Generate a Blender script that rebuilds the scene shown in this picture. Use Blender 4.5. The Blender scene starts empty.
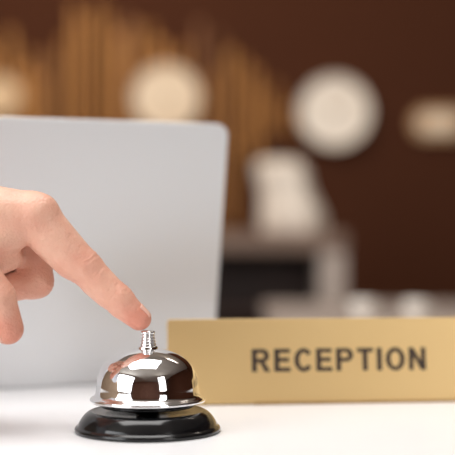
import bpy, math, random
import numpy as np
from mathutils import Vector, Matrix
random.seed(11)
COL = bpy.context.scene.collection
bpy.context.scene.view_settings.view_transform='Standard'
T = 0.75            # desk top height
def srgb(r,g,b):
    f=lambda c:(c/255/12.92) if c/255<=0.04045 else ((c/255+0.055)/1.055)**2.4
    return (f(r),f(g),f(b),1)

# ---------------------------------------------------------------- materials
def mat(name,color,rough=0.5,metal=0.0,noise=None,bump=None,spec=None,coat=0,sss=0,emit=None,stretch=(1,1,1)):
    m=bpy.data.materials.new(name); m.use_nodes=True
    nt=m.node_tree; b=nt.nodes['Principled BSDF']
    b.inputs['Base Color'].default_value=color
    b.inputs['Roughness'].default_value=rough
    b.inputs['Metallic'].default_value=metal
    if spec is not None: b.inputs['Specular IOR Level'].default_value=spec
    if coat: b.inputs['Coat Weight'].default_value=coat; b.inputs['Coat Roughness'].default_value=0.05
    tc=nt.nodes.new('ShaderNodeTexCoord'); mp=nt.nodes.new('ShaderNodeMapping')
    mp.inputs['Scale'].default_value=stretch
    nt.links.new(tc.outputs['Object'],mp.inputs['Vector'])
    if noise:
        sc,col2,lo,hi=noise
        n=nt.nodes.new('ShaderNodeTexNoise'); n.inputs['Scale'].default_value=sc; n.inputs['Detail'].default_value=4
        nt.links.new(mp.outputs[0],n.inputs['Vector'])
        r=nt.nodes.new('ShaderNodeValToRGB')
        r.color_ramp.elements[0].position=lo; r.color_ramp.elements[0].color=color
        r.color_ramp.elements[1].position=hi; r.color_ramp.elements[1].color=col2
        nt.links.new(n.outputs['Fac'],r.inputs[0]); nt.links.new(r.outputs[0],b.inputs['Base Color'])
    if bump:
        sc,st=bump
        n=nt.nodes.new('ShaderNodeTexNoise'); n.inputs['Scale'].default_value=sc; n.inputs['Detail'].default_value=5
        nt.links.new(mp.outputs[0],n.inputs['Vector'])
        bp=nt.nodes.new('ShaderNodeBump'); bp.inputs['Strength'].default_value=st; bp.inputs['Distance'].default_value=0.001
        nt.links.new(n.outputs['Fac'],bp.inputs['Height']); nt.links.new(bp.outputs[0],b.inputs['Normal'])
    return m

M_desk=mat('desk_white',(0.86,0.86,0.87,1),0.32,noise=(3,(0.82,0.82,0.84,1),0.4,0.7))
M_chrome=mat('chrome',(0.93,0.93,0.94,1),0.06,1.0,bump=(20,0.003))
M_black=mat('black_gloss',(0.004,0.004,0.0045,1),0.14,spec=0.45,noise=(30,(0.007,0.007,0.008,1),0.3,0.8))
M_alu=mat('aluminium',(0.76,0.77,0.785,1),0.42,0.3,bump=(900,0.04))
M_keys=mat('dark_keys',(0.03,0.03,0.035,1),0.5,noise=(60,(0.05,0.05,0.05,1),0.3,0.8))
M_screen=mat('screen_glass',(0.01,0.01,0.015,1),0.08,noise=(4,(0.02,0.02,0.03,1),0.3,0.8))
M_gold=mat('satin_gold',srgb(222,190,134),0.38,0.42,noise=(6,srgb(219,186,129),0.35,0.75))
M_goldedge=mat('gold_edge',srgb(175,140,90),0.4,0.5,noise=(40,srgb(160,127,80),0.35,0.75))
M_ink=mat('sign_ink',srgb(54,40,30),0.6,noise=(80,srgb(62,46,34),0.3,0.8))
M_wall=mat('brown_wall',srgb(77,44,29),0.85,spec=0.12,noise=(60,srgb(68,38,24),0.35,0.7),bump=(150,0.3))
M_wallside=mat('beige_wall',srgb(190,165,140),0.8,noise=(2,srgb(180,155,130),0.35,0.7))
M_wallfront=mat('rose_brown_front_wall',srgb(170,125,106),0.8,noise=(2,srgb(155,112,95),0.35,0.7))
M_floor=mat('floor_stone',srgb(80,52,38),0.3,noise=(3,srgb(64,42,30),0.35,0.7))
M_ceil=mat('ceiling_paint',srgb(225,218,208),0.8,noise=(2,srgb(215,208,198),0.35,0.7))
M_slat=mat('golden_wood',srgb(194,136,66),0.5,0.1,noise=(8,srgb(168,112,52),0.3,0.7),stretch=(6,6,1))
M_slat2=mat('dark_golden_wood',srgb(142,92,46),0.5,0.1,noise=(8,srgb(118,73,36),0.3,0.7),stretch=(6,6,1))
M_white=mat('white_enamel',srgb(250,243,233),0.5,noise=(10,srgb(246,237,226),0.35,0.7))
M_cream=mat('cream_paint',srgb(242,224,200),0.5,noise=(10,srgb(234,214,188),0.35,0.7))
M_dim=mat('warm_brass_paint',srgb(200,160,118),0.5,noise=(10,srgb(190,150,108),0.35,0.7))
M_tan=mat('tan_clock_paint',srgb(228,198,160),0.5,noise=(10,srgb(218,188,150),0.35,0.7))
M_sculpt=mat('matte_ceramic',srgb(236,226,214),0.6,noise=(10,srgb(226,216,204),0.35,0.7))
M_cab=mat('cabinet_taupe',srgb(136,114,100),0.45,noise=(6,srgb(126,104,92),0.35,0.7))
M_cabside=mat('cabinet_offwhite',srgb(192,178,168),0.45,noise=(6,srgb(182,168,158),0.35,0.7))
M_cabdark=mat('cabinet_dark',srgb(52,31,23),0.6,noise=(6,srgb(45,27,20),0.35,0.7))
M_grey=mat('grey_laminate',srgb(160,148,141),0.5,noise=(6,srgb(150,138,131),0.35,0.7))
M_steel=mat('dark_steel',srgb(60,55,52),0.35,0.8,noise=(6,srgb(50,46,44),0.35,0.7))
M_shirt=mat('shirt_white',srgb(228,230,236),0.8,noise=(40,srgb(215,218,226),0.35,0.7),bump=(1200,0.3))
M_nail=mat('nail',srgb(232,184,166),0.35,noise=(100,srgb(228,176,158),0.3,0.8),coat=0.1)

# ---------------------------------------------------------------- helpers
def link(o,parent=None):
    COL.objects.link(o)
    if parent is not None: o.parent=parent
    return o
def mesh_obj(name,verts,faces,m,parent=None,smooth=False,loc=(0,0,0),rot=(0,0,0)):
    me=bpy.data.meshes.new(name); me.from_pydata([tuple(v) for v in verts],[],[tuple(f) for f in faces])
    me.materials.append(m); me.update()
    if smooth:
        for p in me.polygons: p.use_smooth=True
    o=bpy.data.objects.new(name,me); link(o,parent); o.location=loc; o.rotation_euler=rot
    return o
def empty(name,loc=(0,0,0),rot=(0,0,0)):
    o=bpy.data.objects.new(name,None); o.empty_display_size=0.02; link(o); o.location=loc; o.rotation_euler=rot; return o
def tag(o,label,cat,group=None):
    o['label']=label; o['category']=cat
    if group: o['group']=group
def box(name,lo,hi,m,parent=None,bevel=0.0,loc=(0,0,0),rot=(0,0,0),seg=3):
    x0,y0,z0=lo; x1,y1,z1=hi
    v=[(x0,y0,z0),(x1,y0,z0),(x1,y1,z0),(x0,y1,z0),(x0,y0,z1),(x1,y0,z1),(x1,y1,z1),(x0,y1,z1)]
    f=[(0,3,2,1),(4,5,6,7),(0,1,5,4),(1,2,6,5),(2,3,7,6),(3,0,4,7)]
    o=mesh_obj(name,v,f,m,parent,smooth=bevel>0,loc=loc,rot=rot)
    if bevel>0:
        b=o.modifiers.new('bevel','BEVEL'); b.width=bevel; b.segments=seg; b.limit_method='ANGLE'
        w=o.modifiers.new('wn','WEIGHTED_NORMAL'); w.keep_sharp=True
    return o
def spline(pts,n=6):
    P=[np.array(p,float) for p in pts]; P=[2*P[0]-P[1]]+P+[2*P[-1]-P[-2]]
    out=[]
    for i in range(1,len(P)-2):
        for k in range(n):
            t=k/n
            out.append(0.5*((2*P[i])+(-P[i-1]+P[i+1])*t+(2*P[i-1]-5*P[i]+4*P[i+1]-P[i+2])*t*t+(-P[i-1]+3*P[i]-3*P[i+1]+P[i+2])*t**3))
    out.append(P[-2]); return out
def lathe(name,prof,m,parent=None,seg=96,loc=(0,0,0),rot=(0,0,0),smooth=True):
    v=[];f=[];n=len(prof)
    for i in range(seg):
        a=2*math.pi*i/seg
        for r,z in prof: v.append((max(r,1e-5)*math.cos(a),max(r,1e-5)*math.sin(a),z))
    for i in range(seg):
        j=(i+1)%seg
        for k in range(n-1): f.append((i*n+k,j*n+k,j*n+k+1,i*n+k+1))
    return mesh_obj(name,v,f,m,parent,smooth,loc,rot)
def rprism(name,w,h,r,t,m,parent=None,loc=(0,0,0),rot=(0,0,0),bevel=0.001,x0=0,z0=0):
    """rounded rectangle in XZ, thickness t in +Y"""
    pts=[]
    for cx,cz,a0 in ((x0+w-r,z0+h-r,0),(x0+r,z0+h-r,90),(x0+r,z0+r,180),(x0+w-r,z0+r,270)):
        for k in range(9):
            a=math.radians(a0+k*90/8); pts.append((cx+r*math.cos(a),cz+r*math.sin(a)))
    n=len(pts)
    v=[(x,0,z) for x,z in pts]+[(x,t,z) for x,z in pts]
    f=[tuple(range(n)),tuple(range(2*n-1,n-1,-1))]+[(i,i+n,(i+1)%n+n,(i+1)%n) for i in range(n)]
    o=mesh_obj(name,v,f,m,parent,True,loc,rot)
    b=o.modifiers.new('bevel','BEVEL'); b.width=bevel; b.segments=3; b.limit_method='ANGLE'; b.angle_limit=math.radians(50)
    o.modifiers.new('wn','WEIGHTED_NORMAL')
    return o

# ---------------------------------------------------------------- room
def structure(o): o['kind']='structure'; return o
XL,XR,YB,YF,H=-3.0,3.2,4.30,-3.5,2.9
structure(box('floor',(XL,YF,-0.1),(XR,YB,0),M_floor))
structure(box('wall_back',(XL,YB,0),(XR,YB+0.1,H),M_wall))
structure(box('wall_left',(XL-0.1,YF,0),(XL,YB+0.1,H),M_wallside))
structure(box('wall_right',(XR,YF,0),(XR+0.1,YB+0.1,H),M_wall))
structure(box('wall_front',(XL-0.1,YF-0.1,0),(XR+0.1,YF,H),M_wallfront))
structure(box('ceiling',(XL-0.1,YF,H),(XR+0.1,YB+0.1,H+0.1),M_ceil))
structure(box('baseboard_back',(XL,YB-0.015,0),(XR,YB,0.1),M_cabdark))

# ---------------------------------------------------------------- reception desk
desk=empty('reception_desk',(0,0.95,0)); tag(desk,'white reception desk with smooth glossy worktop','desk')
box('worktop',(-1.1,-0.55,T-0.035),(1.1,0.42,T),M_desk,desk,bevel=0.003)
box('front_panel',(-1.05,-0.50,0.0),(1.05,-0.47,T-0.035),M_desk,desk)
box('side_panel',(-1.05,-0.47,0.0),(-1.02,0.38,T-0.035),M_desk,desk)
box('side_panel',(1.02,-0.47,0.0),(1.05,0.38,T-0.035),M_desk,desk)

# ---------------------------------------------------------------- call bell
BX,BY=-0.0471,0.75
bell=empty('service_bell',(BX,BY,T)); tag(bell,'chrome dome call bell on black base, on white desk','bell')
mm=0.001
def sc(p): return [(a*mm,b*mm) for a,b in p]
lathe('base',sc([(0,0),(40.5,0),(42.2,0.2),(42.9,0.8),(43.0,1.8),(42.7,2.7),(42.0,3.3),(41.4,3.6),(41.1,3.9)]+
   [tuple(p) for p in spline([(41.0,4.1),(40.0,6.2),(38.2,8.8),(36.0,11.0),(33.8,12.2)],4)]+
   [(33.0,12.4),(32.2,12.1),(31.2,11.9),(12,12.4),(8,12.8),(0,13)]),M_black,bell)
lathe('post',sc([(0,12.5),(7,12.5),(7,14),(4,14.6),(4,40),(0,40)]),M_steel,bell,48)
lathe('striker_plate',sc([(4,14.6),(27,14.6),(27.5,15.6),(27,16.6),(4,16.6)]),M_black,bell,48)
dome=spline([(32.6,17.4),(33.8,17.8),(34.1,18.8),(33.5,19.9),(31.9,20.7),(30.9,22.0),(30.4,24.4),(30.0,28.0),(28.9,33.0),(26.5,38.2),(22.2,42.6),(16.2,46.0),(9.5,48.1),(4,48.9),(0,49.0)],6)
inner=[(0,47.6),(9,46.8),(15,45.2),(20,42.2),(24,38.2),(27.1,33),(28.6,28),(29.2,24),(30.0,20.4),(31.7,18.1),(32.6,17.4)]
lathe('bell_dome',sc([tuple(p) for p in dome][::1]+inner),M_chrome,bell,128)
lathe('collar',sc([(5.8,47.9),(6.0,49.3),(5.4,50.1),(3.6,50.3),(0,50.3)]),M_chrome,bell,48)
# ribbed spring-like plunger: rings tapering upwards
prof=[(0,50.2)]
zr=50.2
for rr in (5.0,4.7,4.4,4.1):
    for k in range(9):
        a=-math.pi/2+math.pi*k/8; prof.append((rr-1.0+1.0*math.cos(a),zr+0.85+0.85*math.sin(a)))
    zr+=1.75
prof.append((0,zr))
lathe('plunger',sc(prof),M_chrome,bell,64)
lathe('button',sc([(2.6,57.0),(3.8,57.2),(4.3,57.8),(4.2,58.6),(3.2,59.2),(1.5,59.5),(0,59.55)]),M_chrome,bell,48)

# ---------------------------------------------------------------- laptop
TH=math.radians(22); TILT=math.radians(10)
lap=empty('laptop',(-0.0135,1.012,T),(0,0,TH)); tag(lap,'open silver aluminium laptop seen from back of its lid','laptop')
LW,LH=0.305,0.2015
rprism('lid',LW,LH,0.009,0.0055,M_alu,lap,loc=(0,-0.004,0.0006),rot=(TILT,0,0),bevel=0.0006,x0=-LW)
rprism('screen',LW-0.012,LH-0.020,0.005,0.0006,M_screen,lap,loc=(0,0.0016,0.0006),rot=(TILT,0,0),bevel=0.0001,x0=-LW+0.006,z0=0.015)
box('deck',(-LW,0.0045,0.0012),(0,0.218,0.0125),M_alu,lap,bevel=0.002)
lathe('hinge',[(0,-0.1),(0.0035,-0.1),(0.0035,0.1),(0,0.1)],M_steel,lap,24,loc=(-LW/2,0.0035,0.0125),rot=(0,math.pi/2,0))
v=[];f=[]
for r in range(5):
    for c in range(14):
        x=-LW+0.018+c*0.0192; y=0.030+r*0.0185; b=len(v)
        for (dx,dy) in ((0,0),(.0165,0),(.0165,.0158),(0,.0158)): v.append((x+dx,y+dy,0.0124))
        for (dx,dy) in ((.0008,.0008),(.0157,.0008),(.0157,.015),(.0008,.015)): v.append((x+dx,y+dy,0.0136))
        f+=[(b+4,b+5,b+6,b+7)]+[(b+i,b+(i+1)%4,b+4+(i+1)%4,b+4+i) for i in range(4)]
mesh_obj('keyboard',v,f,M_keys,lap)
box('trackpad',(-LW/2-0.055,0.140,0.0123),(-LW/2+0.055,0.208,0.0129),M_grey,lap,bevel=0.0002)
for fx in (-LW+0.02,-0.02):
    for fy in (0.02,0.20):
        lathe('rubber_foot',[(0,0),(0.005,0),(0.005,0.0014),(0,0.0014)],M_keys,lap,24,loc=(fx,fy,0))

# ---------------------------------------------------------------- reception sign
SW,SH=0.236,0.0575
sign=empty('reception_sign',(-0.0400,0.853,T),(0,0,math.radians(6.5)))
tag(sign,'gold desk plate reading RECEPTION in dark capitals','sign')
ST=-math.radians(8)
rprism('plate',SW,SH,0.0022,0.003,M_gold,sign,loc=(0,0,0.0008),rot=(ST,0,0),bevel=0.0005)
v=[(0,0.0026,0.0),(SW,0.0026,0.0),(SW,0.045,0.0),(0,0.045,0.0),(0,0.0026,0.002),(SW,0.0026,0.002),(SW,0.045,0.002),(0,0.045,0.002)]
mesh_obj('foot',v,[(0,3,2,1),(4,5,6,7),(0,1,5,4),(1,2,6,5),(2,3,7,6),(3,0,4,7)],M_goldedge,sign)
box('lower_lip',(0.058,-0.0012,0.0),(SW,0.0016,0.0018),M_goldedge,sign,bevel=0.0004)
def arc(cx,cy,rx,ry,a0,a1,n=16):
    return [(cx+rx*math.cos(math.radians(a0+(a1-a0)*i/n)),cy+ry*math.sin(math.radians(a0+(a1-a0)*i/n))) for i in range(n+1)]
W=0.222
bowl_o=arc(.47,.705,.30,.295,90,-90); bowl_h=[(W,.83)]+arc(.45,.705,.11,.125,90,-90)+[(W,.58)]
E=[[(0,0),(0,1),(.70,1),(.70,.825),(W,.825),(W,.605),(.65,.605),(.65,.43),(W,.43),(W,.175),(.72,.175),(.72,0)]]
GL={'R':(.82,[[(0,0),(0,1)]+bowl_o+[(.59,.38),(.82,0),(.57,0),(.36,.40),(W,.40),(W,0)],bowl_h]),
 'E':(.72,E),
 'C':(.80,[arc(.42,.5,.42,.515,36,324,40)+arc(.42,.5,.20,.335,324,36,40)]),
 'P':(.77,[[(0,0),(0,1)]+bowl_o+[(W,.41),(W,0)],bowl_h]),
 'T':(.72,[[(.249,0),(.249,.82),(0,.82),(0,1),(.72,1),(.72,.82),(.471,.82),(.471,0)]]),
 'I':(W,[[(0,0),(0,1),(W,1),(W,0)]]),
 'O':(.87,[arc(.435,.5,.435,.515,0,354,48),arc(.435,.5,.215,.335,0,354,48)]),
 'N':(.77,[[(0,0),(0,1),(.225,1),(.555,.40),(.555,1),(.77,1),(.77,0),(.545,0),(.215,.60),(.215,0)]])}
cu=bpy.data.curves.new('lettering','CURVE'); cu.dimensions='2D'; cu.fill_mode='BOTH'; cu.extrude=0.00015
CAP=0.0154; gap=.18; word='RECEPTION'; tot=sum(GL[c][0] for c in word)+gap*8; x=-tot/2
for ch in word:
    w,cons=GL[ch]
    for pts in cons:
        s=cu.splines.new('POLY'); s.points.add(len(pts)-1); s.use_cyclic_u=True
        for i,(a,b) in enumerate(pts): s.points[i].co=((x+a)*CAP,(b-.5)*CAP,0,1)
    x+=w+gap
tmp=bpy.data.objects.new('tmp',cu); COL.objects.link(tmp)
bpy.context.view_layer.update()
me=bpy.data.meshes.new_from_object(tmp.evaluated_get(bpy.context.evaluated_depsgraph_get()))
bpy.data.objects.remove(tmp)
me.materials.clear(); me.materials.append(M_ink)
let=bpy.data.objects.new('lettering',me); link(let,sign)
zc=0.0296; 
let.rotation_euler=(math.pi/2+ST,0,0); let.location=(0.1178,zc*math.tan(-ST)-0.0002,zc+0.0000)
let['label']='dark brown capital letters RECEPTION'

# ---------------------------------------------------------------- hand (signed distance body)
S=0.59
def J(px,py,y): return np.array([(px-147)*S,y,(331-py)*S],np.float32)   # millimetres from the button top
def cone(p,a,b,ra,rb):
    ab=b-a; t=np.clip(((p-a)@ab)/float(ab@ab),0,1)
    return np.linalg.norm(p-(a+t[:,None]*ab),axis=1)-(ra+(rb-ra)*t)
def smin(a,b,k):
    h=np.clip(0.5+0.5*(b-a)/k,0,1); return b*(1-h)+a*h-k*h*(1-h)
def finger(p,js,rs,k=3.0,crease=0.4,bulge=0.35):
    d=None
    for i in range(len(js)-1):
        c=cone(p,js[i],js[i+1],rs[i],rs[i+1]); d=c if d is None else smin(d,c,k)
    for i in range(1,len(js)-1):
        a=js[i+1]-js[i-1]; a=a/np.linalg.norm(a); q=p-js[i]; t=q@a; rad=q-t[:,None]*a
        near=np.exp(-np.clip((rad*rad).sum(1)/(rs[i]*1.7)**2,0,20)**4)
        # folds wander a little around the finger and fade on its flanks
        s=np.cross(a,np.array([0,1,0],np.float32)); s=s/np.linalg.norm(s)
        u=(rad@s)/rs[i]; fade=0.3+0.7*np.clip(u*u,0,1); tt=t+0.5*np.sin(rad[:,1]*0.55+i)
        d=d+near*(crease*fade*(np.exp(-(tt/0.8)**2)+0.7*np.exp(-((tt-2.7)/0.7)**2)+0.6*np.exp(-((tt+2.9)/0.7)**2))-bulge*np.exp(-(t/6.5)**2))
    return d
idx=[J(37,217,-1),J(84,268,0),J(118,300,0),J(140,319.5,0)]
mid=[J(28,214,20),J(31,283,17),J(-8,292,15),J(-24,268,16)]
rng=[J(18,219,38),J(22,286,34),J(-14,290,31),J(-24,268,32)]
pky=[J(4,226,54),J(6,280,49),J(-22,282,46),J(-30,264,46)]
thb=[J(-66,222,-8),J(-22,262,-18),J(3,297,-18),J(11.5,328,-15)]
FN=[(idx,[12.4,10.0,8.3,6.2]),(mid,[11.5,10.0,8.4,7.0]),(rng,[10.4,9.6,8.0,6.8]),(pky,[9.4,8.4,7.0,6.0]),(thb,[14,11.8,9.8,8.6])]
wr=[J(-82,200,-2),J(-82,200,8),J(-82,203,18),J(-82,208,27)]
def sdf(p):
    P=None
    for m0,w,ra,rb in ((idx[0],wr[0],12.4,14),(mid[0],wr[1],12,15),(rng[0],wr[2],11,15),(pky[0],wr[3],10.4,13.5)):
        c=cone(p,m0+np.array([-3,0,-1.2],np.float32),w,ra,rb); P=c if P is None else smin(P,c,8)
    # thenar and hypothenar pads, palm fill
    P=smin(P,cone(p,J(-66,226,-4),J(-22,248,-6),14,11),12)
    P=smin(P,cone(p,J(-66,232,26),J(-10,250,42),13,10),10)
    P=smin(P,cone(p,J(-50,222,12),J(4,236,22),15,12),10)
    # web between thumb and index
    P=smin(P,cone(p,J(-26,250,-11),J(12,236,-3),10.5,9.5),6)
    P=smin(P,cone(p,J(-16,264,-4),J(6,258,6),10,8),5)
    # forearm
    P=smin(P,cone(p,J(-82,202,2),J(-330,170,-46),17,27),16)
    P=smin(P,cone(p,J(-82,206,22),J(-330,176,-12),15,26),16)
    # dorsal knuckle rise
    for k,(js,rs) in enumerate(FN[:4]):
        c=np.linalg.norm(p-(js[0]+np.array([2.5,0,3.6],np.float32)),axis=1)-8.8; P=smin(P,c,6)
    # extensor tendons
    P=smin(P,cone(p,idx[0]+np.array([-2,-1,10.3],np.float32),wr[0]+np.array([0,5,12.2],np.float32),2.3,2.3),4)
    P=smin(P,cone(p,mid[0]+np.array([-2,0,10.3],np.float32),wr[1]+np.array([0,2,13],np.float32),2.3,2.3),4)
    d=None
    for k,(js,rs) in enumerate(FN):
        F=finger(p,js,rs)
        if k==0: # soft pads under the phalanges
            F=smin(F,cone(p,J(124,306,0)+np.array([-1.0,0,-1.0],np.float32),J(138,319,0)+np.array([-.6,0,-.4],np.float32),7.2,6.0),3)
            F=smin(F,cone(p,J(97,281,0)+np.array([-1.0,0,-1.0],np.float32),J(108,292,0)+np.array([-1.0,0,-1.0],np.float32),8.9,8.2),3)
            F=smin(F,cone(p,J(50,236,0)+np.array([-1.6,0,-1.6],np.float32),J(72,260,0)+np.array([-1.4,0,-1.4],np.float32),11.4,9.9),4)
        if k==4:
            F=smin(F,cone(p,J(7,312,-16),J(12,327,-14),9.0,8.4),2)
        f2=smin(P,F,5 if k<4 else 6)
        d=f2 if d is None else smin(d,f2,0.7)
    return d
h=1.0
lo=np.array([-232,-62,-16],np.float32); hi=np.array([12,78,116],np.float32)
n=np.ceil((hi-lo)/h).astype(int)+1
gx=[lo[i]+h*np.arange(n[i],dtype=np.float32) for i in range(3)]
V=np.empty(n,np.float32)
for i in range(n[0]):
    yy,zz=np.meshgrid(gx[1],gx[2],indexing='ij')
    V[i]=sdf(np.stack([np.full(yy.size,gx[0][i],np.float32),yy.ravel(),zz.ravel()],1)).reshape(n[1],n[2])
V[0]=np.maximum(V[0],0.5)
ins=V<0
c8=[ins[a:n[0]-1+a,b:n[1]-1+b,c:n[2]-1+c] for a in (0,1) for b in (0,1) for c in (0,1)]
cnt=sum(c.astype(np.int8) for c in c8); act=(cnt>0)&(cnt<8)
ids=-np.ones(act.shape,int); cells=np.argwhere(act); ids[act]=np.arange(len(cells))
acc=np.zeros((len(cells),3)); num=np.zeros(len(cells))
cor=[(a,b,c) for a in (0,1) for b in (0,1) for c in (0,1)]
for A in cor:
    for B in cor:
        if sum(B)-sum(A)==1 and all(B[i]>=A[i] for i in range(3)):
            va=V[tuple((cells+A).T)]; vb=V[tuple((cells+B).T)]; s=(va<0)!=(vb<0)
            t=np.where(s,va/np.where(s,va-vb,1),0)
            pt=np.array(A)+t[:,None]*(np.array(B)-np.array(A)); acc+=pt*s[:,None]; num+=s
vert=lo+h*(cells+acc/num[:,None])
faces=[]
for ax in range(3):
    a1,a2=(ax+1)%3,(ax+2)%3
    sl0=[slice(None)]*3; sl1=[slice(None)]*3; sl0[ax]=slice(0,-1); sl1[ax]=slice(1,None)
    e0=ins[tuple(sl0)]; e1=ins[tuple(sl1)]
    E_=np.argwhere(e0!=e1); E_=E_[(E_[:,a1]>0)&(E_[:,a2]>0)&(E_[:,a1]<n[a1]-1)&(E_[:,a2]<n[a2]-1)]
    u1=np.zeros(3,int); u1[a1]=1; u2=np.zeros(3,int); u2[a2]=1
    q=np.stack([ids[tuple((E_-u1-u2).T)],ids[tuple((E_-u2).T)],ids[tuple(E_.T)],ids[tuple((E_-u1).T)]],1)
    fl=~e0[tuple(E_.T)]; q[fl]=q[fl][:,::-1]; faces.append(q)
faces=np.concatenate(faces)
def grad(p,e=0.3):
    g=np.empty((len(p),3))
    for i in range(3):
        o=np.zeros(3,np.float32); o[i]=e; g[:,i]=(sdf((p+o).astype(np.float32))-sdf((p-o).astype(np.float32)))/(2*e)
    return g
for it in range(2):
    g=grad(vert); d=sdf(vert.astype(np.float32)); step=d[:,None]*g/np.maximum((g*g).sum(1),0.2)[:,None]
    end=vert[:,0]<lo[0]+2*h; step[end]=0
    vert=vert-np.clip(step,-h,h)
# redness map from anatomy: tips, knuckles, joints
red=np.zeros(len(vert))
for js,rs in FN:
    for i,j in enumerate(js):
        w=[0.3,0.45,0.35,0.75][i]; red=np.maximum(red,w*np.exp(-(((vert-j)**2).sum(1))/(15.0**2)))
BT=np.array([BX*1000,BY*1000,T*1000+59.3])
wv=(vert+BT)/1000
me=bpy.data.meshes.new('person'); me.from_pydata([tuple(a) for a in wv],[],[tuple(int(k) for k in a) for a in faces]); me.update()
at=me.attributes.new('redness','FLOAT','POINT'); at.data.foreach_set('value',red.astype(np.float32))
me.polygons.foreach_set('use_smooth',[True]*len(me.polygons))
person=bpy.data.objects.new('person',me); link(person)
tag(person,'hand of a person pressing the bell with extended index finger','person')
ms=bpy.data.materials.new('skin'); ms.use_nodes=True; nt=ms.node_tree; b=nt.nodes['Principled BSDF']
an=nt.nodes.new('ShaderNodeAttribute'); an.attribute_name='redness'
tc=nt.nodes.new('ShaderNodeTexCoord')
nz=nt.nodes.new('ShaderNodeTexNoise'); nz.inputs['Scale'].default_value=90; nz.inputs['Detail'].default_value=6
ad=nt.nodes.new('ShaderNodeMath'); ad.operation='MULTIPLY_ADD'; ad.inputs[1].default_value=0.75
nt.links.new(tc.outputs['Object'],nz.inputs['Vector']); nt.links.new(nz.outputs['Fac'],ad.inputs[0])
nt.links.new(an.outputs['Fac'],ad.inputs[2])
rp=nt.nodes.new('ShaderNodeValToRGB'); rp.color_ramp.elements[0].position=0.2; rp.color_ramp.elements[0].color=srgb(234,188,164)
rp.color_ramp.elements[1].position=1.0; rp.color_ramp.elements[1].color=srgb(214,142,120)
nt.links.new(ad.outputs[0],rp.inputs[0]); nt.links.new(rp.outputs[0],b.inputs['Base Color'])
b.inputs['Roughness'].default_value=0.48; b.inputs['Specular IOR Level'].default_value=0.45
b.inputs['Subsurface Weight'].default_value=0.08; b.inputs['Subsurface Radius'].default_value=(1,0.35,0.2); b.inputs['Subsurface Scale'].default_value=0.0015
vz=nt.nodes.new('ShaderNodeTexVoronoi'); vz.inputs['Scale'].default_value=700
n2=nt.nodes.new('ShaderNodeTexNoise'); n2.inputs['Scale'].default_value=170; n2.inputs['Detail'].default_value=6
mx=nt.nodes.new('ShaderNodeMath'); mx.operation='MULTIPLY_ADD'; mx.inputs[1].default_value=0.35
nt.links.new(tc.outputs['Object'],vz.inputs['Vector']); nt.links.new(tc.outputs['Object'],n2.inputs['Vector'])
nt.links.new(vz.outputs['Distance'],mx.inputs[0]); nt.links.new(n2.outputs['Fac'],mx.inputs[2])
bp=nt.nodes.new('ShaderNodeBump'); bp.inputs['Strength'].default_value=0.4; bp.inputs['Distance'].default_value=0.0018
nt.links.new(mx.outputs[0],bp.inputs['Height']); nt.links.new(bp.outputs[0],b.inputs['Normal'])
me.materials.append(ms)
# nails: patches wrapped onto the finger surface
def nail(center,axis,normal,L,Wd):
    axis=axis/np.linalg.norm(axis); normal=normal-axis*(normal@axis); normal/=np.linalg.norm(normal); side=np.cross(axis,normal)
    nu,nv=14,12; P=[]
    for i in range(nu+1):
        u=i/nu*2-1
        for k in range(nv+1):
            v_=k/nv*2-1
            wsc=(1-0.12*u) if u<0.3 else 1
            uu=u*(1-0.18*v_*v_)
            ang=v_*math.radians(56)
            P.append(center+axis*(uu*L/2)+side*(math.sin(ang)*Wd*0.56*wsc)+normal*(math.cos(ang)*6+1))
    P=np.array(P,np.float32)
    for it in range(8):
        d=sdf(P)-0.12; g=grad(P); P=(P-0.8*np.clip(d,-3,3)[:,None]*g/np.maximum((g*g).sum(1),0.3)[:,None]).astype(np.float32)
    F=[(i*(nv+1)+k,i*(nv+1)+k+1,(i+1)*(nv+1)+k+1,(i+1)*(nv+1)+k) for i in range(nu) for k in range(nv)]
    o=mesh_obj('fingernail',(P+BT)/1000,F,M_nail,person,True)
    s=o.modifiers.new('solid','SOLIDIFY'); s.thickness=0.0003; s.offset=0
    return o
ax=idx[3]-idx[2]
nail(idx[3]-ax/np.linalg.norm(ax)*0.5,ax,np.array([.69,.1,.72],np.float32),10,9.5)
ax=thb[3]-thb[2]
nail(thb[3],ax,np.array([-.95,-.1,0],np.float32),12,13)
# sleeve
def sleeve():
    a=Vector((BT+J(-142,196,0))/1000); bb=Vector((BT+J(-520,146,-80))/1000)
    ax=(bb-a).normalized(); up=Vector((0,0,1)); s=ax.cross(up).normalized(); u=s.cross(ax).normalized()
    prof=[(0.10,.0315),(0.0,.0325),(0,.034),(0.0015,.0352),(0.05,.0358),(0.052,.0365),(0.06,.040),(0.1,.0425),(0.16,.045),(0.24,.049),(0.245,.047),(0.245,.0)]
    v=[];f=[];N=64
    for t,r in prof:
        for i in range(N):
            an_=2*math.pi*i/N; rr=r*(1+0.02*math.sin(3*an_+t*60)+0.012*math.sin(7*an_-t*90))
            c=a+ax*t+s*(-0.002)
            v.append(c+s*math.cos(an_)*rr*1.1+u*math.sin(an_)*rr*0.95)
    for k in range(len(prof)-1):
        for i in range(N): f.append((k*N+i,k*N+(i+1)%N,(k+1)*N+(i+1)%N,(k+1)*N+i))
    o=mesh_obj('sleeve',v,f,M_shirt,person,True); o['label']='white cotton shirt sleeve with cuff'
sleeve()

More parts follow.
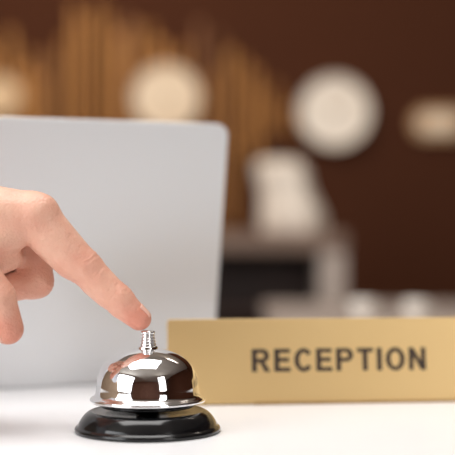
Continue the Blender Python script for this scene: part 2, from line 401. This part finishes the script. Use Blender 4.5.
# ---------------------------------------------------------------- background: wall slats
art=empty('slat_wall_decoration',(-0.45,YB,1.1)); tag(art,'golden wooden slats of uneven height on brown wall','wall decoration')
K=1271.0
def bw(px,py,d): return ((px-227.5)/K*d, d, T+0.12+(227.5-py)/K*d)
tops=[(-60,80),(-20,60),(10,52),(30,45),(50,72),(70,30),(85,8),(100,0),(115,12),(128,30),(140,45),(155,30),(170,50),(185,60),(200,35),(212,60),(225,50),(240,75),(255,66),(270,80),(285,95),(295,110)]
x=-70; i=0
while x<294:
    ty=np.interp(x,[a for a,_ in tops],[b_ for _,b_ in tops])+random.uniform(-20,20)
    if x>238: by=random.uniform(130,165)
    elif x>222: by=random.uniform(200,232)
    else: by=random.uniform(215,290)
    X,_,Z1=bw(x,ty,YB); _,_,Z0=bw(x,by,YB)
    w=random.choice([0.007,0.009,0.011]); dep=random.choice([0.02,0.03,0.045])
    box('slat',(X-w-art.location.x,-dep,Z0-1.1),(X+w-art.location.x,0,Z1-1.1),random.choice([M_slat,M_slat,M_slat2]),art,bevel=0.002)
    x+=random.choice([9,11,14]); i+=1

# ---------------------------------------------------------------- wall clocks
def clock(px,py,rad,hh,mi,label,rimm,facem):
    X,_,Z=bw(px,py,YB-0.06)
    e=empty('wall_clock',(X,YB,Z)); tag(e,label,'clock','round clocks on the brown wall')
    rot=(math.pi/2,0,0)
    lathe('clock_rim',[(0,0.0),(rad*0.96,0.0),(rad,0.008),(rad,0.05),(rad*0.98,0.055),(rad*0.95,0.053),(rad*0.94,0.045)],rimm,e,64,rot=rot,smooth=False)
    lathe('clock_face',[(0,0.046),(rad*0.945,0.046),(rad*0.945,0.040),(0,0.040)],facem,e,64,rot=rot,smooth=False)
    for k in range(12):
        v=[]
        a=math.radians(30*k); c,s=math.sin(a),math.cos(a)
        for yy in (-0.0472,-0.046):
            for r_,t_ in ((0.78,-.012),(0.78,.012),(0.88,.012),(0.88,-.012)):
                v.append((c*r_*rad+s*t_*rad,yy,s*r_*rad-c*t_*rad))
        mesh_obj('hour_mark',v,[(0,1,2,3),(7,6,5,4),(0,4,5,1),(1,5,6,2),(2,6,7,3),(3,7,4,0)],M_dim,e)
    for nm,L,w,a,yy in (('hour_hand',.5,.04,hh,-0.0485),('minute_hand',.72,.03,mi,-0.050)):
        c,s=math.sin(a),math.cos(a)
        v=[(c*r_*rad+s*t_*rad,yy,s*r_*rad-c*t_*rad) for r_,t_ in ((-.1,-w),(-.1,w),(L,w*.5),(L,-w*.5))]
        v+=[(a_,b_-0.001,c_) for a_,b_,c_ in v]
        mesh_obj(nm,v,[(0,1,2,3),(7,6,5,4),(0,4,5,1),(1,5,6,2),(2,6,7,3),(3,7,4,0)],M_goldedge,e)
    lathe('centre_cap',[(0,0.046),(rad*0.05,0.046),(rad*0.05,0.054),(0,0.055)],M_goldedge,e,24,rot=rot)
clock(335,111,0.118,math.radians(305),math.radians(60),'round white wall clock on plain brown wall',M_white,M_white)
clock(166,97,0.112,math.radians(130),math.radians(200),'round white wall clock hung over golden slats',M_cream,M_cream)
clock(-1,95,0.070,math.radians(30),math.radians(270),'small round tan wall clock over golden slats',M_tan,M_tan)
X,_,Z=bw(440,123,YB-0.04)
pl=empty('wall_plaque',(X,YB,Z)); tag(pl,'brass rounded plaque with cream panel on brown wall','wall plaque')
rprism('frame',0.18,0.100,0.045,0.03,M_dim,pl,loc=(-0.09,-0.03,-0.050),bevel=0.004)
rprism('panel',0.13,0.06,0.025,0.008,M_cream,pl,loc=(-0.065,-0.036,-0.030),bevel=0.002)

# ---------------------------------------------------------------- console cabinet
D=3.3
xa=bw(215,0,D)[0]; xb=bw(347,0,D)[0]; zt=bw(0,233,D)[2]; xm=bw(321,0,D)[0]; zs=bw(0,252,D)[2]
cab=empty('console_cabinet',(0.5*(xa+xb),D,0)); tag(cab,'off-white open console cabinet with dark interior','cabinet')
cx=cab.location.x; dp=0.42; xl=xa-0.25
box('top_panel',(xl-cx,0,zs),(xb-cx,dp,zt),M_cab,cab,bevel=0.006)
box('side_panel',(xm-cx,0.004,0),(xb-0.004-cx,dp-0.004,zs),M_cabside,cab,bevel=0.004)
box('side_panel',(xl+0.004-cx,0.004,0),(xl+0.06-cx,dp-0.004,zs),M_cabside,cab,bevel=0.004)
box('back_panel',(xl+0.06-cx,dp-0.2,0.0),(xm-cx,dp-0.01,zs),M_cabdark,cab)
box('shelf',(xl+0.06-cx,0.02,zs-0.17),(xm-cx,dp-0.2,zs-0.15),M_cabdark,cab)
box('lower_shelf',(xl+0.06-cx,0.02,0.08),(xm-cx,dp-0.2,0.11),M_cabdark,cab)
def stack(name,levels,m,loc,label,cat):
    """twisted folded form"""
    v=[];f=[];N=48
    for z,rx,ry,ox,tw in levels:
        for i in range(N):
            a=2*math.pi*i/N; k=1+0.07*math.cos(6*a+tw*3)
            v.append((ox+rx*k*math.cos(a+tw),ry*k*math.sin(a+tw),z))
    for q in range(len(levels)-1):
        for i in range(N): f.append((q*N+i,q*N+(i+1)%N,(q+1)*N+(i+1)%N,(q+1)*N+i))
    f.append(tuple(range(N))[::-1]); f.append(tuple((len(levels)-1)*N+i for i in range(N)))
    o=mesh_obj(name,v,f,m,None,True,loc); tag(o,label,cat); return o
X=bw(287,0,D+0.2)[0]
stack('sculpture',[(0,.078,.06,.016,0),(.012,.086,.065,.016,0.05),(.05,.084,.066,.014,.2),(.085,.074,.06,.006,.3),(.12,.068,.056,-.004,.4),(.155,.070,.058,-.012,.5),(.18,.070,.058,-.018,.6),(.193,.060,.05,-.022,.7),(.20,.04,.03,-.024,.75)],M_sculpt,(X,D+0.2,zt),'white ceramic folded sculpture standing on console cabinet','sculpture')

# ---------------------------------------------------------------- lobby table with cups
tb=empty('lobby_table',(0.55,2.3,0)); tag(tb,'grey laminate table with dark steel legs','table')
TZ=0.718
box('table_top',(-0.48,-0.38,TZ-0.03),(0.75,0.30,TZ),M_grey,tb,bevel=0.01)
for lx in (-0.42,0.69):
    for ly in (-0.32,0.24):
        box('leg',(lx-.02,ly-.02,0),(lx+.02,ly+.02,TZ-0.03),M_steel,tb,bevel=0.003)
def cup(px,d,label):
    X=(px-227.5)/K*d
    e=empty('cup',(X,d,TZ)); tag(e,label,'cup','white cups on the grey table')
    q=0.85
    lathe('cup_body',[(a*q,b*q) for a,b in [(0,0),(.014,0),(.015,.002),(.020,.012),(.0235,.026),(.0245,.036),(.0235,.0365),(.0222,.030),(.017,.008),(0,.005)]],M_white,e,48)
    v=[];f=[];N=20;Q=8
    for i in range(N+1):
        a=math.radians(-80+160*i/N); c=Vector((.022+.011*math.cos(a),0,.021+.010*math.sin(a)))*q; o_=Vector((math.cos(a),0,math.sin(a)))
        for k in range(Q):
            b_=2*math.pi*k/Q; v.append(c+o_*.0015*math.cos(b_)+Vector((0,1,0))*.0015*math.sin(b_))
    for i in range(N):
        for k in range(Q): f.append((i*Q+k,i*Q+(k+1)%Q,(i+1)*Q+(k+1)%Q,(i+1)*Q+k))
    mesh_obj('cup_handle',v,f,M_white,e,True)
cup(362,2.10,'small white cup on grey table'); cup(415,2.08,'small white cup on grey table')

# ---------------------------------------------------------------- light
w=bpy.data.worlds.new('World'); bpy.context.scene.world=w; w.use_nodes=True
w.node_tree.nodes['Background'].inputs[0].default_value=(0.92,0.96,1,1); w.node_tree.nodes['Background'].inputs[1].default_value=0.5
def area(name,loc,target,size,power,color,sy=None):
    l=bpy.data.lights.new(name,'AREA'); l.energy=power; l.color=color; l.size=size
    if sy: l.shape='RECTANGLE'; l.size_y=sy
    o=bpy.data.objects.new(name,l); link(o); o.location=loc
    o.rotation_euler=(Vector(target)-Vector(loc)).to_track_quat('-Z','Y').to_euler(); return o
area('ceiling_light',(-0.3,0.9,2.75),(-0.3,0.9,0),1.6,46,(1,0.98,0.96),1.3)
area('left_softbox',(-2.4,-1.0,1.8),(0,0.9,0.8),2.2,74,(0.96,0.98,1),1.8)  # unseen softbox added as stand-in for a window; the wall has none
area('front_light',(1.8,-1.6,1.9),(0,0.9,0.8),0.8,20,(1,0.97,0.93),1.6)
area('lobby_light',(-0.7,3.0,2.6),(-0.6,4.3,1.3),0.8,20,(1,0.84,0.64),0.4)
area('lobby_light',(0.9,2.2,2.6),(0.6,4.0,0.9),0.6,12,(1,0.88,0.75),0.6)

# ---------------------------------------------------------------- camera
cd=bpy.data.cameras.new('Camera'); cd.sensor_width=36; cd.lens=100.56
cam=bpy.data.objects.new('Camera',cd); link(cam); cam.location=(0,0,T+0.12); cam.rotation_euler=(math.pi/2,0,0)
cd.dof.use_dof=True; cd.dof.focus_distance=0.75; cd.dof.aperture_fstop=4.2; cd.clip_start=0.02
bpy.context.scene.camera=cam
